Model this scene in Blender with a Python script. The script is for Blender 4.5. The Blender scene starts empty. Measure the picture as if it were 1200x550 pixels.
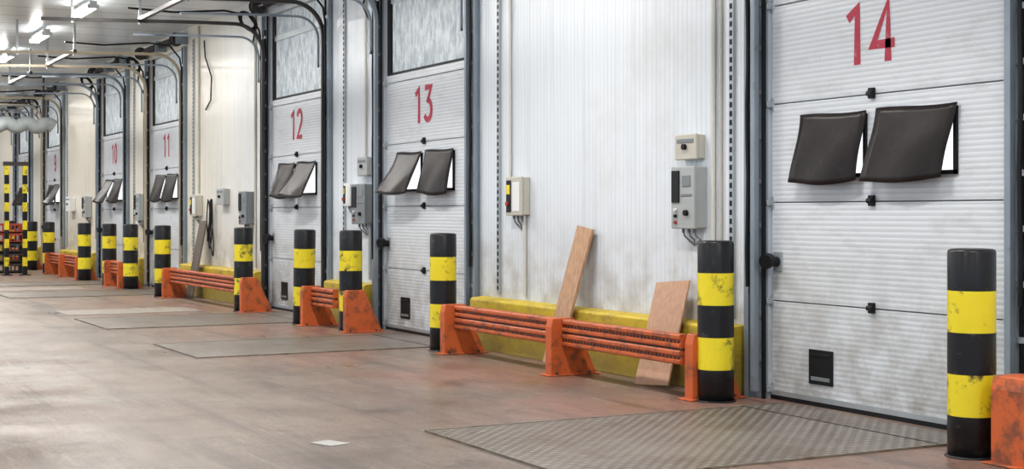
import bpy, math, random
from mathutils import Vector, Matrix
random.seed(4)
S = bpy.context.scene
COL = S.collection
W = 7.32          # inner face of the dock wall (y)
CEIL = 4.95

# ---------------------------------------------------------------- materials
class NT:
    def __init__(s, name):
        s.m = bpy.data.materials.new(name); s.m.use_nodes = True
        s.t = s.m.node_tree; s.n = s.t.nodes; s.l = s.t.links
        s.b = s.n['Principled BSDF']
        s.g = s.n.new('ShaderNodeNewGeometry')
        s.pos = s.g.outputs['Position']
    def link(s, a, b): s.l.new(a, b)
    def mapping(s, scale=(1,1,1), rot=(0,0,0)):
        n = s.n.new('ShaderNodeMapping'); n.inputs['Scale'].default_value = scale
        n.inputs['Rotation'].default_value = rot
        s.link(s.pos, n.inputs['Vector']); return n.outputs[0]
    def noise(s, scale, detail=4, vec=None, rough=.55):
        n = s.n.new('ShaderNodeTexNoise'); n.inputs['Scale'].default_value = scale
        n.inputs['Detail'].default_value = detail; n.inputs['Roughness'].default_value = rough
        s.link(vec or s.pos, n.inputs['Vector']); return n.outputs['Fac']
    def ramp(s, fac, a, b, va=0.0, vb=1.0):
        n = s.n.new('ShaderNodeMapRange'); n.inputs['From Min'].default_value = a
        n.inputs['From Max'].default_value = b; n.inputs['To Min'].default_value = va
        n.inputs['To Max'].default_value = vb
        s.link(fac, n.inputs['Value']); return n.outputs[0]
    def mix(s, fac, a, b, mode='MIX'):
        n = s.n.new('ShaderNodeMix'); n.data_type = 'RGBA'; n.blend_type = mode
        if isinstance(fac, (int, float)): n.inputs[0].default_value = fac
        else: s.link(fac, n.inputs[0])
        for i, v in ((6, a), (7, b)):
            if isinstance(v, tuple): n.inputs[i].default_value = (*v[:3], 1)
            else: s.link(v, n.inputs[i])
        return n.outputs[2]
    def math(s, op, a, b=0.0):
        n = s.n.new('ShaderNodeMath'); n.operation = op
        for i, v in ((0, a), (1, b)):
            if isinstance(v, (int, float)): n.inputs[i].default_value = v
            else: s.link(v, n.inputs[i])
        return n.outputs[0]
    def xyz(s):
        n = s.n.new('ShaderNodeSeparateXYZ'); s.link(s.pos, n.inputs[0]); return n.outputs
    def rib(s, co, period):   # 0..1 cosine ribbing along a coordinate
        a = s.math('MULTIPLY', co, 2*math.pi/period)
        return s.math('ADD', s.math('MULTIPLY', s.math('COSINE', a), .5), .5)
    def bump(s, h, strength=.3, dist=.01):
        n = s.n.new('ShaderNodeBump'); n.inputs['Strength'].default_value = strength
        n.inputs['Distance'].default_value = dist
        s.link(h, n.inputs['Height']); s.link(n.outputs[0], s.b.inputs['Normal'])
    def col(s, c):
        if isinstance(c, tuple): s.b.inputs['Base Color'].default_value = (*c, 1)
        else: s.link(c, s.b.inputs['Base Color'])

def mat(name, c, rough=.6, metal=0., var=.15, vs=4., dirt=None, damt=.5, ds=3., dthr=.55, bump=.0, bs=40., spec=.5):
    t = NT(name)
    t.b.inputs['Roughness'].default_value = rough; t.b.inputs['Metallic'].default_value = metal
    t.b.inputs['Specular IOR Level'].default_value = spec
    a = tuple(x*(1-var) for x in c); b = tuple(min(1, x*(1+var)) for x in c)
    o = t.mix(t.noise(vs), a, b)
    if dirt:
        f = t.ramp(t.noise(ds, 8, rough=.7), dthr, dthr+.12, 0, damt)
        o = t.mix(f, o, dirt)
    t.col(o)
    if bump: t.bump(t.noise(bs), bump, .01)
    return t.m

def m_wall():
    t = NT('white_sandwich_panel')
    x = t.xyz()
    base = t.mix(t.noise(.45, 3), (.64,.68,.73), (.76,.79,.82))
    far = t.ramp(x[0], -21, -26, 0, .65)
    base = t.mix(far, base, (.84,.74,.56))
    streak = t.noise(1.0, 6, t.mapping((9, 9, .35)), .7)
    base = t.mix(t.ramp(streak, .5, .75, 0, .4), base, (.40,.46,.54))
    sm = t.noise(.9, 7, None, .7)
    base = t.mix(t.ramp(sm, .52, .72, 0, .35), base, (.50,.49,.46))
    spots = t.ramp(t.noise(9, 8, None, .8), .65, .71, 0, .7)
    base = t.mix(spots, base, (.30,.27,.22))
    low = t.ramp(x[2], 1.5, .5, 0, .75)
    low = t.math('MULTIPLY', low, t.ramp(t.noise(4, 6), .42, .7))
    base = t.mix(low, base, (.32,.26,.18))
    rib = t.rib(x[0], .07)
    base = t.mix(t.ramp(rib, .0, .35, .25, 0), base, (.42,.47,.53))
    fr = t.math('FRACT', t.math('DIVIDE', x[0], 1.12))
    j = t.math('LESS_THAN', fr, .008)
    base = t.mix(t.math('MULTIPLY', j, .4), base, (.2,.22,.24))
    t.col(base); t.b.inputs['Roughness'].default_value = .3
    t.bump(rib, .25, .006)
    return t.m
def m_door():
    t = NT('ribbed_white_door_panel')
    x = t.xyz()
    base = t.mix(t.noise(.8, 3), (.60,.63,.67), (.72,.74,.77))
    sm = t.noise(2.5, 8, t.mapping((1, 1, 2.5)), .7)
    base = t.mix(t.ramp(sm, .52, .73, 0, .45), base, (.38,.38,.38))
    sp = t.ramp(t.noise(14, 8, None, .8), .64, .69, 0, .75)
    base = t.mix(sp, base, (.22,.2,.18))
    low = t.math('MULTIPLY', t.ramp(x[2], 1.4, .0, 0, .95), t.ramp(t.noise(3, 8, None, .7), .38, .64))
    base = t.mix(low, base, (.31,.29,.26))
    rib = t.rib(x[2], .0396)
    base = t.mix(t.ramp(rib, 0, .45, .33, 0), base, (.33,.36,.40))
    t.col(base); t.b.inputs['Roughness'].default_value = .4
    t.bump(rib, .35, .004)
    return t.m
def m_floor():
    t = NT('worn_painted_concrete')
    x = t.xyz()
    base = t.mix(t.ramp(t.noise(.5, 5), .35, .65), (.165,.122,.100), (.265,.205,.168))
    red = t.math('MULTIPLY', t.ramp(x[1], 4.2, 5.4), t.ramp(t.noise(.7, 6), .38, .58, 0, .65))
    base = t.mix(red, base, (.30,.14,.105))
    red2 = t.ramp(t.noise(.33, 4), .5, .66, 0, .35)
    base = t.mix(red2, base, (.28,.175,.135))
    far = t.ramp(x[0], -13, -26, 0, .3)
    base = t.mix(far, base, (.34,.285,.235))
    scr = t.noise(1.2, 10, t.mapping((.6, 3.5, 1), (0,0,.3)), .75)
    base = t.mix(t.ramp(scr, .50, .66, 0, .6), base, (.095,.078,.067))
    scr2 = t.noise(2.2, 10, t.mapping((.5, 5, 1), (0,0,-.5)), .78)
    base = t.mix(t.ramp(scr2, .54, .64, 0, .45), base, (.38,.33,.285))
    lt = t.noise(5, 10, None, .85)
    base = t.mix(t.ramp(lt, .55, .65, 0, .5), base, (.36,.31,.27))
    dk = t.ramp(t.noise(1.7, 10, None, .75), .55, .66, 0, .7)
    base = t.mix(dk, base, (.07,.055,.048))
    ty = t.noise(1.0, 5, t.mapping((.12, 3.2, 1), (0,0,.06)), .6)
    base = t.mix(t.ramp(ty, .56, .64, 0, .5), base, (.075,.062,.056))
    fine = t.ramp(t.noise(38, 4, None, .7), .35, .65, .74, 1.2)
    n = t.n.new('ShaderNodeVectorMath'); n.operation = 'SCALE'
    t.link(base, n.inputs[0]); t.link(fine, n.inputs['Scale']); base = n.outputs[0]
    fx = t.math('FRACT', t.math('DIVIDE', t.math('ADD', x[0], 1.4), 4.6))
    fy = t.math('FRACT', t.math('DIVIDE', t.math('ADD', x[1], .9), 5.0))
    j = t.math('MAXIMUM', t.math('LESS_THAN', fx, .0025), t.math('LESS_THAN', fy, .003))
    base = t.mix(t.math('MULTIPLY', j, .45), base, (.04,.035,.03))
    t.col(base)
    r = t.ramp(t.noise(1.1, 6), .3, .7, .26, .52); t.link(r, t.b.inputs['Roughness'])
    t.bump(t.noise(25, 6), .18, .008)
    return t.m
def m_ceiling():
    t = NT('ceiling_panel'); x = t.xyz()
    base = t.mix(t.noise(.8), (.74,.82,.88), (.84,.90,.94))
    fr = t.math('FRACT', t.math('DIVIDE', x[0], 1.1))
    base = t.mix(t.math('LESS_THAN', fr, .04), base, (.25,.29,.33))
    fr2 = t.math('FRACT', t.math('DIVIDE', x[0], .22))
    base = t.mix(t.math('MULTIPLY', t.math('LESS_THAN', fr2, .12), .35), base, (.4,.46,.5))
    t.col(base); t.b.inputs['Roughness'].default_value = .25
    return t.m
def m_plate():
    t = NT('diamond_tread_steel')
    bx = t.xyz()
    u = t.math('ADD', bx[0], bx[1]); v = t.math('SUBTRACT', bx[0], bx[1])
    a = t.rib(u, .10); b = t.rib(v, .10)
    h = t.math('MULTIPLY', a, b)
    base = t.mix(t.noise(1.2, 6), (.13,.108,.09), (.21,.18,.155))
    base = t.mix(t.ramp(h, .3, .65, 0, .7), base, (.46,.42,.38))
    base = t.mix(t.ramp(t.noise(2.5, 7, None, .7), .50, .66, 0, .6), base, (.14,.09,.065))
    base = t.mix(t.ramp(t.noise(1.1, 5, None, .6), .5, .62, 0, .3), base, (.38,.35,.32))
    t.col(base); t.b.inputs['Roughness'].default_value = .36; t.b.inputs['Metallic'].default_value = .3
    t.bump(h, .8, .01)
    return t.m
def m_beam():
    return mat('orange_rack_paint', (.50,.11,.03), .5, 0, .25, 5, (.12,.05,.03), .85, 9, .5, .15)
def m_wood(name, a, b):
    t = NT(name)
    g = t.noise(2.0, 7, t.mapping((22, 22, 1.2)), .65)
    t.col(t.mix(t.ramp(g, .3, .7), a, b)); t.b.inputs['Roughness'].default_value = .65
    return t.m
def m_pane():
    t = NT('crinkled_translucent_pane')
    n = t.noise(5, 8, t.mapping((2.4, 1, .8)), .75)
    c = t.mix(t.ramp(n, .34, .6), (.32,.37,.41), (.72,.78,.81))
    t.col(c); t.link(c, t.b.inputs['Emission Color']); t.b.inputs['Emission Strength'].default_value = .14  # faint emission added to stand in for daylight coming through the pane
    t.b.inputs['Roughness'].default_value = .2
    t.bump(n, .9, .06)
    return t.m
def m_kerb():
    t = NT('yellow_kerb_paint'); x = t.xyz()
    c = t.mix(t.noise(1.2, 4), (.52,.38,.03), (.68,.51,.04))
    g = t.noise(3.5, 9, t.mapping((1, 1, 2)), .75)
    c = t.mix(t.ramp(g, .46, .66, 0, .7), c, (.22,.16,.06))
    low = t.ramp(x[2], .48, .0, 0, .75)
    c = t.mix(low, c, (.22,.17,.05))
    t.col(c); t.b.inputs['Roughness'].default_value = .55
    return t.m
def m_emit(name, c, s):
    t = NT(name); t.col(c)
    t.b.inputs['Emission Color'].default_value = (*c, 1)
    t.b.inputs['Emission Strength'].default_value = s
    return t.m

M = dict(
 wall=m_wall(), door=m_door(), floor=m_floor(), ceil=m_ceiling(), plate=m_plate(), orange=m_beam(),
 postorange=mat('orange_post_paint', (.55,.12,.03), .5, 0, .18, 4, (.15,.06,.035), .8, 6, .5, .15),
 black=mat('black_paint', (.010,.010,.012), .34, 0, .3, 8, (.12,.11,.10), .55, 9, .58, spec=.4),
 yellow=mat('yellow_paint', (.80,.66,.02), .45, 0, .1, 5, (.04,.035,.03), .95, 6, .54),
 kerb=m_kerb(),
 steel=mat('blue_grey_steel', (.25,.295,.34), .4, .25, .2, 3, (.10,.08,.06), .5, 8, .6),
 galv=mat('galvanised_steel', (.42,.45,.47), .4, .5, .15, 8),
 dark=mat('dark_brown_steel', (.055,.05,.05), .45, .3, .25, 5),
 tan=mat('tan_painted_steel', (.46,.40,.30), .5, .1, .15, 5),
 edge=mat('worn_steel_edge', (.26,.23,.19), .45, .3, .25, 5, (.12,.07,.04), .7, 5, .5),
 rubber=mat('black_rubber', (.009,.009,.011), .5, 0, .3, 8, spec=.3),
 flap=mat('rubber_flap', (.019,.0145,.0145), .36, 0, .35, 2.2, (.05,.038,.034), .4, 4, .55, .3, 6, spec=.22),
 grey=mat('grey_enclosure', (.38,.40,.40), .5, 0, .08, 4, (.18,.17,.15), .4, 8, .6),
 dgrey=mat('dark_grey_enclosure', (.20,.22,.23), .5, 0, .1, 4),
 beige=mat('beige_enclosure', (.50,.48,.42), .5, 0, .08, 4, (.25,.22,.17), .4, 8, .6),
 conduit=mat('pale_conduit', (.60,.59,.55), .45, 0, .08, 4),
 redpaint=mat('red_stencil_paint', (.44,.03,.065), .6, 0, .1, 6, (.60,.42,.46), .45, 16, .58),
 redplastic=mat('red_plastic', (.34,.05,.03), .5, 0, .2, 4),
 white=mat('white_plastic', (.75,.76,.76), .4, 0, .05, 4),
 paper=mat('paper', (.46,.45,.43), .8, 0, .12, 20),
 tarp=mat('grey_tarpaulin', (.30,.33,.34), .6, 0, .25, 5, bump=.5, bs=8),
 patch=mat('concrete_patch', (.34,.30,.26), .5, 0, .25, 2.5, (.16,.13,.11), .6, 5, .52, .15),
 pane=m_pane(), glow=m_emit('daylit_window_pane', (.93,.96,1.), 1.1), tube=m_emit('fluorescent_tube', (1.,.98,.94), 30.),
 wood1=m_wood('pine_board', (.58,.37,.23), (.32,.185,.11)), wood2=m_wood('plywood', (.57,.35,.235), (.40,.24,.155)),
 wood3=m_wood('weathered_board', (.18,.15,.13), (.10,.085,.075)),
)

# ---------------------------------------------------------------- mesh builder
class MB:
    def __init__(s): s.v = []; s.f = []; s.mi = []; s.sm = []
    def add(s, vs, fs, m=0, smooth=False):
        o = len(s.v); s.v += [tuple(v) for v in vs]
        for f in fs: s.f.append([i+o for i in f]); s.mi.append(m); s.sm.append(smooth)
    def box(s, x0, x1, y0, y1, z0, z1, m=0):
        vs = [(x0,y0,z0),(x1,y0,z0),(x1,y1,z0),(x0,y1,z0),(x0,y0,z1),(x1,y0,z1),(x1,y1,z1),(x0,y1,z1)]
        s.add(vs, [(0,3,2,1),(4,5,6,7),(0,1,5,4),(1,2,6,5),(2,3,7,6),(3,0,4,7)], m)
    def obox(s, c, sx, sy, sz, R, m=0):
        vs = []
        for z in (-1,1):
            for (x, y) in ((-1,-1),(1,-1),(1,1),(-1,1)):
                vs.append(Vector(c) + R @ Vector((x*sx/2, y*sy/2, z*sz/2)))
        s.add(vs, [(0,3,2,1),(4,5,6,7),(0,1,5,4),(1,2,6,5),(2,3,7,6),(3,0,4,7)], m)
    def prismx(s, poly, x0, x1, m=0):     # poly: (y,z) list
        n = len(poly)
        vs = [(x0, y, z) for y, z in poly] + [(x1, y, z) for y, z in poly]
        fs = [tuple(range(n-1, -1, -1)), tuple(range(n, 2*n))] + [(i, (i+1)%n, n+(i+1)%n, n+i) for i in range(n)]
        s.add(vs, fs, m)
    def lathe(s, cx, cy, prof, n=32, mats=None, cap=True):    # prof (r,z)
        vs = []
        for r, z in prof:
            for i in range(n):
                a = 2*math.pi*i/n; vs.append((cx+r*math.cos(a), cy+r*math.sin(a), z))
        o = len(s.v); s.v += vs
        for k in range(len(prof)-1):
            for i in range(n):
                j = (i+1) % n
                s.f.append([o+k*n+i, o+k*n+j, o+(k+1)*n+j, o+(k+1)*n+i]); s.mi.append(mats[k] if mats else 0); s.sm.append(True)
        if cap:
            s.f.append([o+(len(prof)-1)*n+i for i in range(n)]); s.mi.append(mats[-1] if mats else 0); s.sm.append(False)
            s.f.append([o+n-1-i for i in range(n)]); s.mi.append(mats[0] if mats else 0); s.sm.append(False)
    def tube(s, path, r, n=8, m=0):
        P = [Vector(p) for p in path]; vs = []
        up = None
        for i, p in enumerate(P):
            t = (P[min(i+1, len(P)-1)] - P[max(i-1, 0)]).normalized()
            if up is None:
                up = Vector((0,0,1)) if abs(t.z) < .9 else Vector((1,0,0))
            a = (up - t*up.dot(t)).normalized(); b = t.cross(a); up = a
            for k in range(n):
                an = 2*math.pi*k/n; vs.append(p + a*math.cos(an)*r + b*math.sin(an)*r)
        fs = []
        for i in range(len(P)-1):
            for k in range(n):
                j = (k+1) % n; fs.append((i*n+k, i*n+j, (i+1)*n+j, (i+1)*n+k))
        s.add(vs, fs, m, True)
        s.add([vs[k] for k in range(n)], [tuple(range(n-1, -1, -1))], m)
        s.add([vs[(len(P)-1)*n+k] for k in range(n)], [tuple(range(n))], m)
    def sweepyz(s, x, path, wx, wn, m=0):  # rectangular section along a path in the YZ plane
        P = [Vector((0, a, b)) for a, b in path]; vs = []
        for i, p in enumerate(P):
            t = (P[min(i+1, len(P)-1)] - P[max(i-1, 0)]).normalized()
            nn = Vector((1,0,0)).cross(t)
            for sx, sn in ((-1,-1),(1,-1),(1,1),(-1,1)):
                vs.append(Vector((x+sx*wx/2, p.y, p.z)) + nn*sn*wn/2)
        fs = [(3,2,1,0)]
        for i in range(len(P)-1):
            for k in range(4):
                j = (k+1) % 4; fs.append((i*4+k, i*4+j, (i+1)*4+j, (i+1)*4+k))
        q = (len(P)-1)*4; fs.append((q, q+1, q+2, q+3))
        s.add(vs, fs, m)
    def build(s, name, mats, parent=None, origin=None, bevel=0., rot=None):
        if origin is None:
            xs = [v[0] for v in s.v]; ys = [v[1] for v in s.v]; zs = [v[2] for v in s.v]
            origin = ((min(xs)+max(xs))/2, (min(ys)+max(ys))/2, min(zs))
        o = Vector(origin)
        me = bpy.data.meshes.new(name); me.from_pydata([Vector(v)-o for v in s.v], [], s.f)
        for m in mats: me.materials.append(M[m])
        for p, mi, sm in zip(me.polygons, s.mi, s.sm): p.material_index = mi; p.use_smooth = sm
        me.validate(); me.update()
        ob = bpy.data.objects.new(name, me); COL.objects.link(ob)
        if parent: ob.parent = parent; ob.location = o - parent.location
        else: ob.location = o
        if rot: ob.rotation_euler = rot
        if bevel:
            b = ob.modifiers.new('bevel', 'BEVEL'); b.width = bevel; b.segments = 2; b.limit_method = 'ANGLE'
        return ob
def empty(name, loc):
    e = bpy.data.objects.new(name, None); e.empty_display_size = .2; e.location = loc; COL.objects.link(e); return e

# ---------------------------------------------------------------- doors layout
DW = 2.55
DOORS = [(14,-9.40),(13,-17.37),(12,-21.99),(11,-29.58),(10,-34.15),(9,-41.2),(8,-45.9),(7,-53.5)]
DTOP = 4.62
# ---------------------------------------------------------------- room shell
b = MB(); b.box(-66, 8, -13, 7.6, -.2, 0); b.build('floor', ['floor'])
b = MB(); b.box(-66, 8, -13, 7.6, CEIL, CEIL+.15); b.build('ceiling', ['ceil'])
b = MB()
edges = sorted([(xl-.02, xl+DW+.02) for n, xl in DOORS])
x = -66
for a, c in edges:
    b.box(x, a, W, W+.25, 0, CEIL); b.box(a, c, W, W+.25, DTOP, CEIL); x = c
b.box(x, 8, W, W+.25, 0, CEIL)
b.build('wall_right', ['wall'])
b = MB(); b.box(-66.2, -66, -13, 7.6, 0, CEIL); b.build('wall_end', ['wall'])
# yellow kerb along the base of the wall
k = 1; x = -60
segs = []
for a, c in edges: segs.append((x, a-.27)); x = c+.27
segs.append((x, 7))
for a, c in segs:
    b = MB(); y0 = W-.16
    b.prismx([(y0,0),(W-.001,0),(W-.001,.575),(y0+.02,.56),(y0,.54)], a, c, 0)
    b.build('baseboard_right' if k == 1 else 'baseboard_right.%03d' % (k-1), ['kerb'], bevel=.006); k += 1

# ---------------------------------------------------------------- door builder
def arc_path(y, r, z0, ztop, yend, zend):
    p = [(y, z0), (y, ztop-r-.4), (y, ztop-r)]
    for i in range(1, 11):
        a = math.pi/2*i/10
        p.append((y - r + r*math.cos(a), ztop - r + r*math.sin(a)))
    p += [(y-r-.5, ztop-.01), (yend, zend)]
    return p

def flap(x0, x1, z0, z1, y, amp, curl, sway):
    b = MB(); nu, nv = 12, 12; vs = []
    for j in range(nv+1):
        v = j/nv
        for i in range(nu+1):
            u = i/nu
            off = .018 + amp*(v**1.3) + curl*(v**2)*(1-u)**2 + .014*math.sin(u*7+v*4+sway*5)*v + .03*math.sin(v*3.0)*math.sin(u*3.1)
            X = x0 + (x1-x0)*u - sway*v + .012*math.sin(v*5+u)
            Z = z1 - (z1-z0)*v*(1 + .05*math.sin(u*3+sway*9)) + .05*curl*v*v*(1-u)*6 + .008*math.sin(u*5+1)
            vs.append((X, y-off, Z))
    fs = [(j*(nu+1)+i, (j+1)*(nu+1)+i, (j+1)*(nu+1)+i+1, j*(nu+1)+i+1) for j in range(nv) for i in range(nu)]
    b.add(vs, fs, 0, True); return b

def arcp(cx, cy, rx, ry, a0, a1, n=14):
    return [(cx+rx*math.cos(math.radians(a0+(a1-a0)*i/n)), cy+ry*math.sin(math.radians(a0+(a1-a0)*i/n))) for i in range(n+1)]
DIG = {  # stencil digits in a 0.26 x 0.46 cell, as centre-line strokes
 '1': [[(.045,.35), (.15,.42), (.15,.0)], ],
 '2': [arcp(.13,.315,.095,.115,165,-25)+[(.17,.20),(.035,.035),(.24,.035)]],
 '3': [[(.04,.425),(.215,.425),(.125,.27)]+arcp(.12,.15,.105,.118,80,-150)],
 '4': [[(.19,.0),(.19,.43),(.03,.13),(.26,.13)]],
 '0': [arcp(.13,.23,.095,.20,0,360,24)],
 '9': [arcp(.13,.315,.095,.115,0,360,20), arcp(.13,.23,.095,.20,30,-140)],
 '8': [arcp(.13,.335,.085,.095,0,360,20), arcp(.13,.135,.10,.105,0,360,20)],
}
def stencil_number(txt, x0, z0, y, parent, sw=.072):
    b = MB(); x = x0; kk = 0
    for ch in txt:
        for line in DIG[ch]:
            n = len(line); L = []; R = []
            for i, p in enumerate(line):
                P = Vector(p); a = Vector(line[max(i-1, 0)]); c = Vector(line[min(i+1, n-1)])
                d1 = (P-a).normalized() if i else (c-P).normalized()
                d2 = (c-P).normalized() if i < n-1 else d1
                n1 = Vector((-d1.y, d1.x)); n2 = Vector((-d2.y, d2.x)); m = (n1+n2)
                m = m.normalized() if m.length > .01 else n1
                k = min(1/max(m.dot(n1), .4), 1.6)
                L.append(P+m*k*sw/2); R.append(P-m*k*sw/2)
            vs = []
            for q in L+R: vs.append((x+q.x, y-.0004*kk, z0+q.y))
            b.add(vs, [(i, n+i, n+i+1, i+1) for i in range(n-1)], 0); kk += 1
        x += .33 if ch != '1' or len(txt) < 2 else .29
    b.build('door_number', ['redpaint'], parent)

def make_door(n, xl, trackmat):
    xr = xl+DW; yf = W+.04
    E = empty('door_%d' % n, ((xl+xr)/2, yf, 0))
    ph = .793
    b = MB()
    for i in range(4):
        b.box(xl, xr, yf, yf+.06, i*ph+.005+(.03 if i == 0 else 0), (i+1)*ph-.005, 0)
    b.box(xl+.01, xr-.01, yf+.02, yf+.08, .03, 4*ph, 1)
    b.build('leaf_panels', ['door', 'dgrey'], E, bevel=.005)
    b = MB(); b.box(xl, xr, yf-.012, yf+.06, 0.0, .035, 0); b.box(xl, xr, yf-.014, yf, .035, .075, 1)
    b.build('bottom_seal', ['rubber', 'galv'], E)
    # upper glazed section
    b = MB(); z0 = 4*ph
    b.box(xl, xr, yf, yf+.06, z0+.007, z0+.10, 0)
    b.box(xl, xr, yf+.045, yf+.08, z0+.1, DTOP, 1)
    b.box(xl+.02, xl+.14, yf+.0, yf+.045, z0+.1, DTOP, 1)
    b.box(xr-.05, xr, yf, yf+.05, z0+.1, DTOP, 2)
    b.box(xl+.14, xr-.05, yf+.0, yf+.05, z0+1.02, z0+1.1, 2)
    b.box(xl+.14, xr-.05, yf-.005, yf+.05, z0+.1, z0+.13, 1)
    b.build('upper_frame', ['door', 'rubber', 'galv'], E)
    b = MB()
    b.box(xl+.15, xr-.06, yf+.02, yf+.04, z0+.13, z0+1.02, 0); b.box(xl+.15, xr-.06, yf+.02, yf+.04, z0+1.1, DTOP-.01, 0)
    b.build('upper_panes', ['pane'], E)
    # vision windows
    wins = [(xl+.41, xl+1.13), (xl+1.27, xl+2.04)]
    for i, (a, c) in enumerate(wins):
        b = MB(); z0, z1 = 1.77, 2.24
        b.box(a, c, yf-.02, yf+.01, z0, z0+.03, 0); b.box(a, c, yf-.02, yf+.01, z1-.03, z1, 0)
        b.box(a, a+.03, yf-.02, yf+.01, z0, z1, 0); b.box(c-.03, c, yf-.02, yf+.01, z0, z1, 0)
        b.box(a+.03, c-.03, yf-.008, yf-.002, z0+.03, z1-.03, 1)
        b.build('vision_window', ['rubber', 'glow'], E)
        if n == 14: amp, curl, sw = (.075, .02, .04) if i == 0 else (.085, .015, .07)
        elif n == 13: amp, curl, sw = (.20, .10, .06) if i == 0 else (.10, .02, 0)
        elif n == 12: amp, curl, sw = (.12, .05, .0) if i == 0 else (.22, .12, .03)
        else: amp, curl, sw = random.uniform(.1,.25), random.uniform(0,.12), random.uniform(-.02,.05)
        f = flap(a-.02, c+.005, z0-.03, z1+.025, yf-.012, amp, curl, sw)
        o = f.build('rubber_flap', ['flap'], E)
        sm = o.modifiers.new('s', 'SOLIDIFY'); sm.thickness = .006
    # hinges, knobs, roller brackets
    b = MB(); xc = xl+1.19
    for i in (1, 2, 3):
        z = i*ph+.005
        b.box(xc-.028, xc+.028, yf-.03, yf, z-.038, z+.042, 0); b.tube([(xc-.026, yf-.03, z-.0), (xc+.026, yf-.03, z-.0)], .02, 10, 0)
    b.build('centre_hinges', ['rubber'], E, bevel=.014)
    b = MB()
    for i in (0, 1, 2, 3, 4):
        z = i*ph + (.08 if i == 0 else 0)
        for xa, sg in ((xl, 1), (xr, -1)):
            q = .03 if sg == 1 else .09
            b.box(min(xa, xa+sg*q), max(xa, xa+sg*q), yf-.012, yf, z-.05, z+.05, 0)
            b.box(min(xa, xa+sg*q*.6), max(xa, xa+sg*q*.6), yf-.06, yf-.01, z-.025, z+.025, 0)
            b.tube([(xa-sg*.08, yf-.05, z), (xa+sg*q*.5, yf-.05, z)], .012, 8, 0)
    b.build('roller_brackets', ['galv'], E, bevel=.004)
    # handle / lock
    b = MB(); z = 1.11; xa = xl+.08
    b.box(xa-.05, xa+.06, yf-.012, yf, z-.08, z+.08, 1)
    b.tube([(xa, yf, z), (xa, yf-.05, z), (xa, yf-.09, z)], .04, 14, 0)
    b.tube([(xa-.02, yf-.08, z+.01), (xa+.0, yf-.11, z+.005), (xa+.01, yf-.14, z)], .06, 16, 0)
    b.build('latch_handle', ['rubber', 'galv'], E, bevel=.01)
    # small hatch
    b = MB(); a, c, z0, z1 = xl+.47, xl+.75, .17, .44
    b.box(a, c, yf-.012, yf, z0, z1, 0); b.box(a+.03, c-.03, yf-.016, yf-.01, z0+.03, z0+.06, 1)
    b.box(a+.025, c-.025, yf-.022, yf-.01, z1-.05, z1-.03, 0)
    b.build('cat_hatch', ['rubber', 'dgrey'], E, bevel=.004)
    if n >= 8:
        s = str(n)
        stencil_number(s, xl+(.87 if len(s) == 2 else 1.05), 2.61, yf-.003, E)
    # jambs and tracks
    for side, xa, sg in (('left', xl, -1), ('right', xr, 1)):
        b = MB()
        def bx(o0, o1, y0, y1, z0, z1, m):
            p, q = xa+sg*o0, xa+sg*o1
            b.box(min(p, q), max(p, q), y0, y1, z0, z1, m)
        bx(.0, .23, W-.025, W-.0005, 0, DTOP, 0)
        bx(.17, .23, W-.07, W-.02, 0, DTOP, 0)
        bx(.0, .03, W-.045, W-.02, 0, DTOP, 1)
        bx(.105, .135, W-.045, W-.02, .1, 4.4, 1)
        for kk in range(12):
            bx(.04, .16, W-.05, W-.02, .3+kk*.36, .34+kk*.36, 2)
        b.build('jamb_'+side, ['steel', 'rubber', 'galv'], E)
        b = MB(); xt = xa+sg*.065
        b.sweepyz(xt, arc_path(W-.085, .45, .06, 4.46, 3.85, 4.36), .05, .05, 0)
        b.sweepyz(xt, arc_path(W-.16, .30, 3.6, 4.26, 5.2, 4.2), .03, .03, 1)
        for yy in (5.3, 4.3):
            zz = 4.46-.1*(6.8-yy)/3
            b.box(xt-.015, xt+.015, yy-.02, yy+.02, zz-.05, CEIL, 2)
        b.build('track_'+side, [trackmat, 'steel', 'galv'], E)
        b = MB()
        pts = [(xt+sg*.09, W-.09, .9)]
        for kk in range(1, 12): pts.append((xt+sg*(.09+.008*math.sin(kk*1.7)), W-.09, .9+kk*.3))
        pts += [(xt+sg*.09, W-.12, 4.4), (xt+sg*.07, W-.3, 4.62), (xt+sg*.03, W-.7, 4.66), (xt, W-1.5, 4.58), (xt, W-2.2, 4.6)]
        b.tube(pts, .016, 8, 0); b.build('lift_cable_'+side, ['rubber'], E)
    b = MB()
    b.box(xl-.1, xr+.1, 5.27, 5.33, 4.41, 4.47, 0)
    b.build('track_crossbars', ['dark'], E)
    # torsion spring shaft
    b = MB(); zs, ys = 4.76, W-.16
    b.tube([(xl-.3, ys, zs), (xr+.3, ys, zs)], .018, 10, 0)
    for xa in (xl-.1, xr+.1):
        b.tube([(xa-.05, ys, zs), (xa+.05, ys, zs)], .11, 18, 1)
        b.tube([(xa-.065, ys, zs), (xa-.05, ys, zs)], .13, 18, 1)
    for q0 in (xl+.3, xr-1.1):
        pts = [(q0+.8*t/240, ys+.055*math.cos(t*.63), zs+.055*math.sin(t*.63)) for t in range(241)]
        b.tube(pts, .012, 5, 1)
    for xa in (xl-.25, (xl+xr)/2, xr+.25): b.box(xa-.03, xa+.03, ys-.06, W-.001, zs-.1, zs+.1, 2)
    b.build('torsion_spring_shaft', ['galv', 'dark', 'steel'], E)
    # coiled cables
    b = MB(); pts = []
    cx, cy, cz = xl-.22, W-.3, 4.52
    for t in range(90):
        a = t*.35; r = .13+.03*math.sin(t*.37)
        pts.append((cx+r*.6*math.cos(a)+.03*math.sin(t*.11), cy+r*math.cos(a+.6)*.8, cz+r*math.sin(a)))
    pts += [(cx, cy+.1, 4.2), (cx+.02, W-.06, 3.9), (cx+.02, W-.05, 2.2)]
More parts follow.
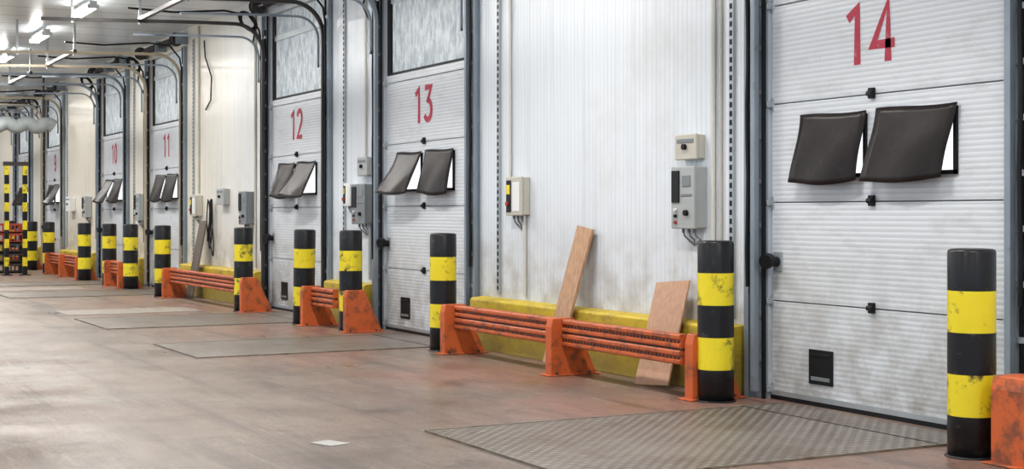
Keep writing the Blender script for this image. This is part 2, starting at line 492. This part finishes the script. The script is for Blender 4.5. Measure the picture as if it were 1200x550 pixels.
    b.tube(pts, .016, 6, 0); b.build('coiled_cable', ['rubber'], E)
    return E

tm = {14:'steel', 13:'steel', 12:'dark', 11:'tan', 10:'steel', 9:'tan', 8:'steel', 7:'steel'}
for n, xl in DOORS: make_door(n, xl, tm[n])

# perforated strut next to the doors
def strut(x, z0=.62, z1=4.7):
    b = MB(); b.box(x-.028, x+.028, W-.03, W-.0005, z0, z1, 0)
    z = z0+.04
    while z < z1-.05:
        b.box(x-.014, x+.014, W-.034, W-.029, z, z+.045, 1); z += .075
    b.build('perforated_wall_strut', ['galv', 'rubber'])
for x in (-14.10, -9.86, -18.72, -26.3, -30.9, -38.1): strut(x)

# conduits on the wall
def conduit(pts, r=.016, m='conduit', name='wall_conduit'):
    b = MB(); b.tube(pts, r, 10, 0); b.build(name, [m])
conduit([(-13.83, W-.02, 1.86), (-13.83, W-.02, 4.9)])
conduit([(-13.50, W-.02, .62), (-13.50, W-.02, 1.5)], .022)
conduit([(-10.12, W-.022, .62), (-10.12, W-.022, 4.9)], .02)
conduit([(-10.02, W-.018, .62), (-10.02, W-.018, 4.9)], .016, 'beige')
conduit([(-17.95, W-.02, 2.22), (-17.95, W-.02, 4.9)], .016)
conduit([(-17.80, W-.02, .62), (-17.80, W-.02, 1.4)], .02, 'galv')
conduit([(-22.65, W-.02, .62), (-22.65, W-.02, 4.9)], .02, 'beige')
conduit([(-25.95, W-.02, 1.85), (-25.95, W-.02, 4.9)], .02, 'beige')

# ---------------------------------------------------------------- electrical boxes
def ebox(name, x0, x1, z0, z1, d, m, kind=0):
    E = empty(name, ((x0+x1)/2, W, z0)); y = W-d
    b = MB(); b.box(x0, x1, y+.03, W-.0005, z0, z1, 0); b.box(x0-.006, x1+.006, y, y+.032, z0-.006, z1+.006, 0)
    b.build('enclosure', [m], E, bevel=.010)
    b = MB(); w = x1-x0; h = z1-z0
    if kind == 0:   # control box with dark window and buttons
        b.box(x0+.015, x0+w*.38, y-.012, y, z0+h*.42, z1-.03, 0)
        b.box(x0+w*.45, x1-.03, y-.006, y, z0+h*.52, z0+h*.56, 4)
        b.box(x0+w*.5, x1-.05, y-.008, y, z0+h*.68, z0+h*.86, 4)
        for i in range(3): b.tube([(x0+w*.22, y, z0+.05+i*.055), (x0+w*.22, y-.022, z0+.05+i*.055)], .015, 12, (2, 0, 1)[i])
        b.tube([(x0+w*.7, y, z0+h*.25), (x0+w*.7, y-.03, z0+h*.25)], .025, 14, 0)
    elif kind == 1:
        b.box(x0+.02, x0+w*.35, y-.008, y, z0+.03, z1-.03, 0); b.box(x0+.03, x0+w*.3, y-.012, y-.005, z0+h*.55, z0+h*.8, 3)
        b.box(x0+w*.45, x1-.03, y-.006, y, z0+.04, z1-.05, 1)
        b.tube([(x0+w*.18, y, z0+h*.3), (x0+w*.18, y-.03, z0+h*.3)], .025, 12, 2)
    else:
        b.tube([(x0+w*.5, y, z0+h*.5), (x0+w*.5, y-.03, z0+h*.5)], .025, 14, 0)
        b.box(x0+.03, x1-.03, y-.006, y, z1-.07, z1-.035, 4)
    b.build('switches', ['rubber', 'white', 'redplastic', 'yellow', 'dgrey'], E, bevel=.003)
    b = MB()
    for i in range(3):
        xx = x0+w*(.25+.25*i)
        b.tube([(xx, W-d*.5, z0-.04), (xx, W-d*.5, z0+.01)], .014, 10, 0)
        b.tube([(xx, W-d*.5, z0-.03), (xx, W-d*.4, z0-.07), (xx+.01*i, W-.02, z0-.10), (x0+w*.5, W-.015, z0-.15)], .007, 6, 0)
    if kind != 2: b.build('cable_glands', ['dgrey'], E)
    return E
ebox('control_box', -10.58, -10.24, 1.37, 1.90, .14, 'grey', 0)
ebox('junction_box', -10.58, -10.27, 1.97, 2.18, .10, 'beige', 2)
ebox('door_controller', -13.76, -13.42, 1.48, 1.88, .11, 'beige', 1)
ebox('control_box', -18.15, -17.70, 1.36, 1.88, .14, 'dgrey', 0)
ebox('junction_box', -18.05, -17.72, 2.00, 2.24, .10, 'grey', 2)
ebox('door_controller', -18.50, -18.28, 1.6, 1.9, .12, 'white', 1)
ebox('control_box', -23.1, -22.72, 1.32, 1.85, .16, 'dgrey', 0)
ebox('junction_box', -24.5, -24.1, 1.65, 1.92, .12, 'grey', 2)
ebox('door_controller', -26.1, -25.75, 1.45, 1.82, .14, 'beige', 1)
ebox('control_box', -30.4, -30.0, 1.35, 1.9, .14, 'grey', 0)
ebox('control_box', -35.6, -35.2, 1.4, 1.9, .15, 'grey', 0)
ebox('junction_box', -37.6, -37.1, 1.55, 1.9, .15, 'white', 2)
# hanging cable tangle
b = MB()
for k in range(4):
    pts = []
    for t in range(40):
        u = t/39
        pts.append((-25.25+k*.13+.12*math.sin(u*6+k*1.3), W-.04-.02*k, 1.72-.95*math.sin(u*math.pi)*(.6+.13*k)+.03*math.sin(u*20)))
    b.tube(pts, .011, 6, 0)
b.build('hanging_cable_tangle', ['rubber'])
conduit([(-25.6, W-.02, 4.6), (-25.5, W-.03, 4.3), (-25.1, W-.03, 3.9), (-25.15, W-.03, 3.5), (-25.5, W-.02, 3.35)], .012, 'rubber', 'loose_cable')

# ---------------------------------------------------------------- bollards
def bollard(x, y, rot=0, h=1.28, r=.145):
    b = MB(); n = 5; st = h/n
    prof = []; mats = []
    for i in range(n):
        z0 = i*st; z1 = (i+1)*st
        m = 0 if i % 2 == 0 else 1
        prof.append((r, z0)); mats.append(m)
        if i == n-1:
            prof += [(r, z1-.02), (r-.006, z1-.006), (r-.02, z1), (r*.5, z1+.004)]; mats += [0, 0, 0, 0]
        else:
            prof.append((r, z1-.0005)); mats.append(m)
    b.lathe(x, y, prof, 40, mats[:len(prof)])
    b.lathe(x, y, [(r+.018, 0.0), (r+.015, .008), (r+.002, .014)], 40, [0, 0, 0])
    b.build('bollard', ['black', 'yellow'], origin=(x, y, 0), rot=(0, rot, 0) if rot else None)
for x, y, rt in [(-6.58,6.69,0),(-9.48,6.86,0),(-14.36,6.75,0),(-17.29,6.83,0),(-18.66,6.69,math.radians(2.3)),(-21.52,6.75,0),
             (-25.9,6.63,0),(-28.85,6.75,0),(-30.6,6.72,0),(-33.0,6.7,0),(-37.3,6.7,0),(-39.7,6.7,0),(-43.2,6.7,0)]:
    bollard(x, y, rt)

# ---------------------------------------------------------------- guard rails
def guard_rail(xa, xb, posts):
    E = empty('orange_guard_rail', ((xa+xb)/2, 6.74, 0))
    for p in posts:
        dy = 0; hw = .055
        if isinstance(p, tuple):
            if len(p) == 3: hw = p[2]
            p, dy = p[0], p[1]
        b = MB()
        b.prismx([(y+dy, z) for y, z in [(6.55,0),(7.03,0),(7.03,.03),(6.80,.53),(6.57,.53),(6.55,.45)]], p-hw, p+hw, 0)
        b.box(p-hw-.035, p+hw+.035, 6.51+dy, 7.06+dy, 0, .015, 0)
        for yy in (6.60, 6.95):
            b.tube([(p+hw+.02, yy+dy, .01), (p+hw+.02, yy+dy, .035)], .015, 6, 1)
        b.build('post', ['postorange', 'dark'], E, bevel=.008)
    b = MB(); y0 = 6.66
    for z in (.275, .405):
        front = [(y0+.012, z), (y0, z+.012), (y0, z+.032), (y0+.02, z+.042), (y0+.02, z+.068), (y0, z+.078), (y0, z+.103), (y0+.012, z+.115)]
        b.prismx(([(y0+.085, z+.115), (y0+.085, z)] + front), xa, xb, 0)
        xx = xa+.05
        while xx < xb-.05:
            b.box(xx, xx+.028, y0+.015, y0+.0215, z+.045, z+.065, 1); xx += .055
    b.box(xa, xb, y0+.03, y0+.075, .385, .41, 1)
    b.build('rack_beams', ['orange', 'dark'], E)
guard_rail(-13.98, -9.70, [-13.96, -11.66, (-9.60, .13)])
guard_rail(-6.0, -4.4, [(-6.16, .04, .17), -4.45])
guard_rail(-18.38, -17.50, [-18.36, (-17.05, .1)])
guard_rail(-25.6, -21.75, [-25.62, (-21.2, .05)])
guard_rail(-30.35, -29.1, [-30.32, -29.12])
guard_rail(-37.0, -33.25, [-36.98, -35.2, -33.27])
guard_rail(-42.9, -40.0, [-42.9, -40.0])

# ---------------------------------------------------------------- leaning boards
def board(name, xt, xb, w, L, yb, yt, zt, m, th=.025):
    B = Vector((xb, yb, 0.012)); T = Vector((xt, yt, zt)); up = (T-B).normalized()
    xax = Vector((1,0,0)); xax = (xax - up*xax.dot(up)).normalized(); n = up.cross(xax)
    R = Matrix((xax, n, up)).transposed()
    b = MB(); b.obox((B+T)/2, w, th, (T-B).length, R, 0); b.build(name, [m], bevel=.004)
board('leaning_pine_board', -12.20, -12.38, .30, 1.4, 6.98, 7.275, 1.36, 'wood1', .03)
board('leaning_plywood_sheet', -10.60, -10.52, .50, .95, 6.93, 7.215, .90, 'wood2', .018)
board('leaning_weathered_board', -25.35, -25.3, .40, 1.4, 6.95, 7.22, 1.36, 'wood3', .03)

# ---------------------------------------------------------------- dock levellers
def leveler(x0, x1, y0=4.15, y1=7.22):
    b = MB(); f = .025
    b.box(x0, x1, y0, y1, -.01, .010, 0)
    b.box(x0-f, x0-.008, y0-f, y1, -.01, .013, 1); b.box(x1+.008, x1+f, y0-f, y1, -.01, .013, 1)
    b.box(x0-.008, x1+.008, y0-f, y0-.008, -.01, .013, 1)
    b.box(x0-.01, x1+.01, y1-.42, y1-.405, .008, .014, 2)
    b.build('dock_leveler_plate', ['plate', 'edge', 'dark'])
leveler(-9.05, -6.98); leveler(-16.5, -14.75); leveler(-21.0, -18.95); leveler(-28.5, -26.6); leveler(-32.7, -31.0)
for x0, x1, y0, y1 in [(-22.9, -21.8, 4.2, 6.2), (-30.2, -29.2, 4.3, 6.0)]:
    b = MB(); b.box(x0, x1, y0, y1, -.01, .006, 0); b.build('concrete_floor_patch', ['patch'])
b = MB(); b.obox((-8.9, 3.37, .003), .21, .16, .003, Matrix.Rotation(.35, 3, 'Z'), 0); b.build('paper_scrap', ['paper'])

# ---------------------------------------------------------------- far clutter
E = empty('height_barrier', (-36.5, 5.8, 0))
for yy in (6.0, 5.58):
    b = MB(); z = 0; i = 0
    while z < 2.6:
        b.box(-36.56, -36.44, yy-.05, yy+.05, z, z+.22, i % 2); z += .22; i += 1
    b.box(-36.62, -36.38, yy-.12, yy+.12, 0, .02, 0)
    b.build('striped_post', ['black', 'yellow'], E)
b = MB(); b.box(-36.55, -36.45, 5.5, 6.08, 2.64, 2.74, 0); b.build('cross_beam', ['dark'], E)
E = empty('plastic_crate_stack', (-38.2, 5.9, 0))
for i in range(5):
    b = MB(); z = i*.25; a, c, d, e = -38.5, -37.9, 5.5, 6.2
    b.box(a, c, d, e, z, z+.03, 0)
    for q in ((a,c,d,d+.03),(a,c,e-.03,e),(a,a+.03,d,e),(c-.03,c,d,e)):
        b.box(*q, z, z+.05, 0); b.box(*q, z+.19, z+.24, 0)
        if q[1]-q[0] > .1:
            for k in range(7): b.box(q[0]+k*.095, q[0]+k*.095+.03, q[2], q[3], z+.05, z+.19, 0)
        else:
            for k in range(8): b.box(q[0], q[1], q[2]+k*.095, q[2]+k*.095+.03, z+.05, z+.19, 0)
    b.build('crate', ['dark' if i < 3 else 'redplastic'], E)
# rolled tarp hung from the ceiling
b = MB(); pts = [(-38, 5.2+.07*i, 3.72+.05*math.sin(i*.9)) for i in range(26)]
b.tube(pts, .17, 14, 0)
for yy in (5.5, 6.7): b.box(-38.02, -37.98, yy-.02, yy+.02, 3.7, CEIL, 1)
b.build('rolled_dock_curtain', ['tarp', 'dark'])

# ---------------------------------------------------------------- lights
def lamp(x, y, power):
    E = empty('fluorescent_ceiling_lamp', (x, y, CEIL))
    b = MB(); b.box(x-.65, x+.65, y-.06, y+.06, CEIL-.14, CEIL-.07, 0)
    for q in (-.5, .5): b.box(x+q-.01, x+q+.01, y-.01, y+.01, CEIL-.07, CEIL, 0)
    for q in (-.64, .62): b.box(x+q, x+q+.02, y-.09, y+.09, CEIL-.20, CEIL-.13, 0)
    b.build('housing', ['white'], E)
    b = MB()
    for q in (-.06, .06): b.tube([(x-.62, y+q, CEIL-.165), (x+.62, y+q, CEIL-.165)], .024, 10, 0)
    b.build('tubes', ['tube'], E)
    L = bpy.data.lights.new('lamp', 'AREA'); L.shape = 'RECTANGLE'; L.size = 1.2; L.size_y = .22; L.energy = power
    L.color = (1., .97, .92)
    o = bpy.data.objects.new('tube_light', L); COL.objects.link(o); o.parent = E
    o.location = (0, 0, -.22)
for i in range(-6, 7): lamp(-24.1-4*i, 4.9, 110)
for i in range(8): lamp(-40+6*i, -2.5, 135)

w = bpy.data.worlds.new('World'); S.world = w; w.use_nodes = True
bg = w.node_tree.nodes['Background']; bg.inputs[0].default_value = (.74,.87,1,1); bg.inputs[1].default_value = 1.28

# ---------------------------------------------------------------- camera
cam = bpy.data.cameras.new('camera'); co = bpy.data.objects.new('camera', cam); COL.objects.link(co)
co.location = (0, 0, 1.5); co.rotation_euler = (math.radians(90), 0, math.radians(90)-math.atan(900/1700))
cam.sensor_width = 36; cam.lens = 51.0; cam.shift_y = -25/1200; cam.clip_end = 200
S.camera = co
S.view_settings.view_transform = 'Standard'
S.view_settings.look = 'None'
S.view_settings.gamma = .93
S.view_settings.exposure = .05
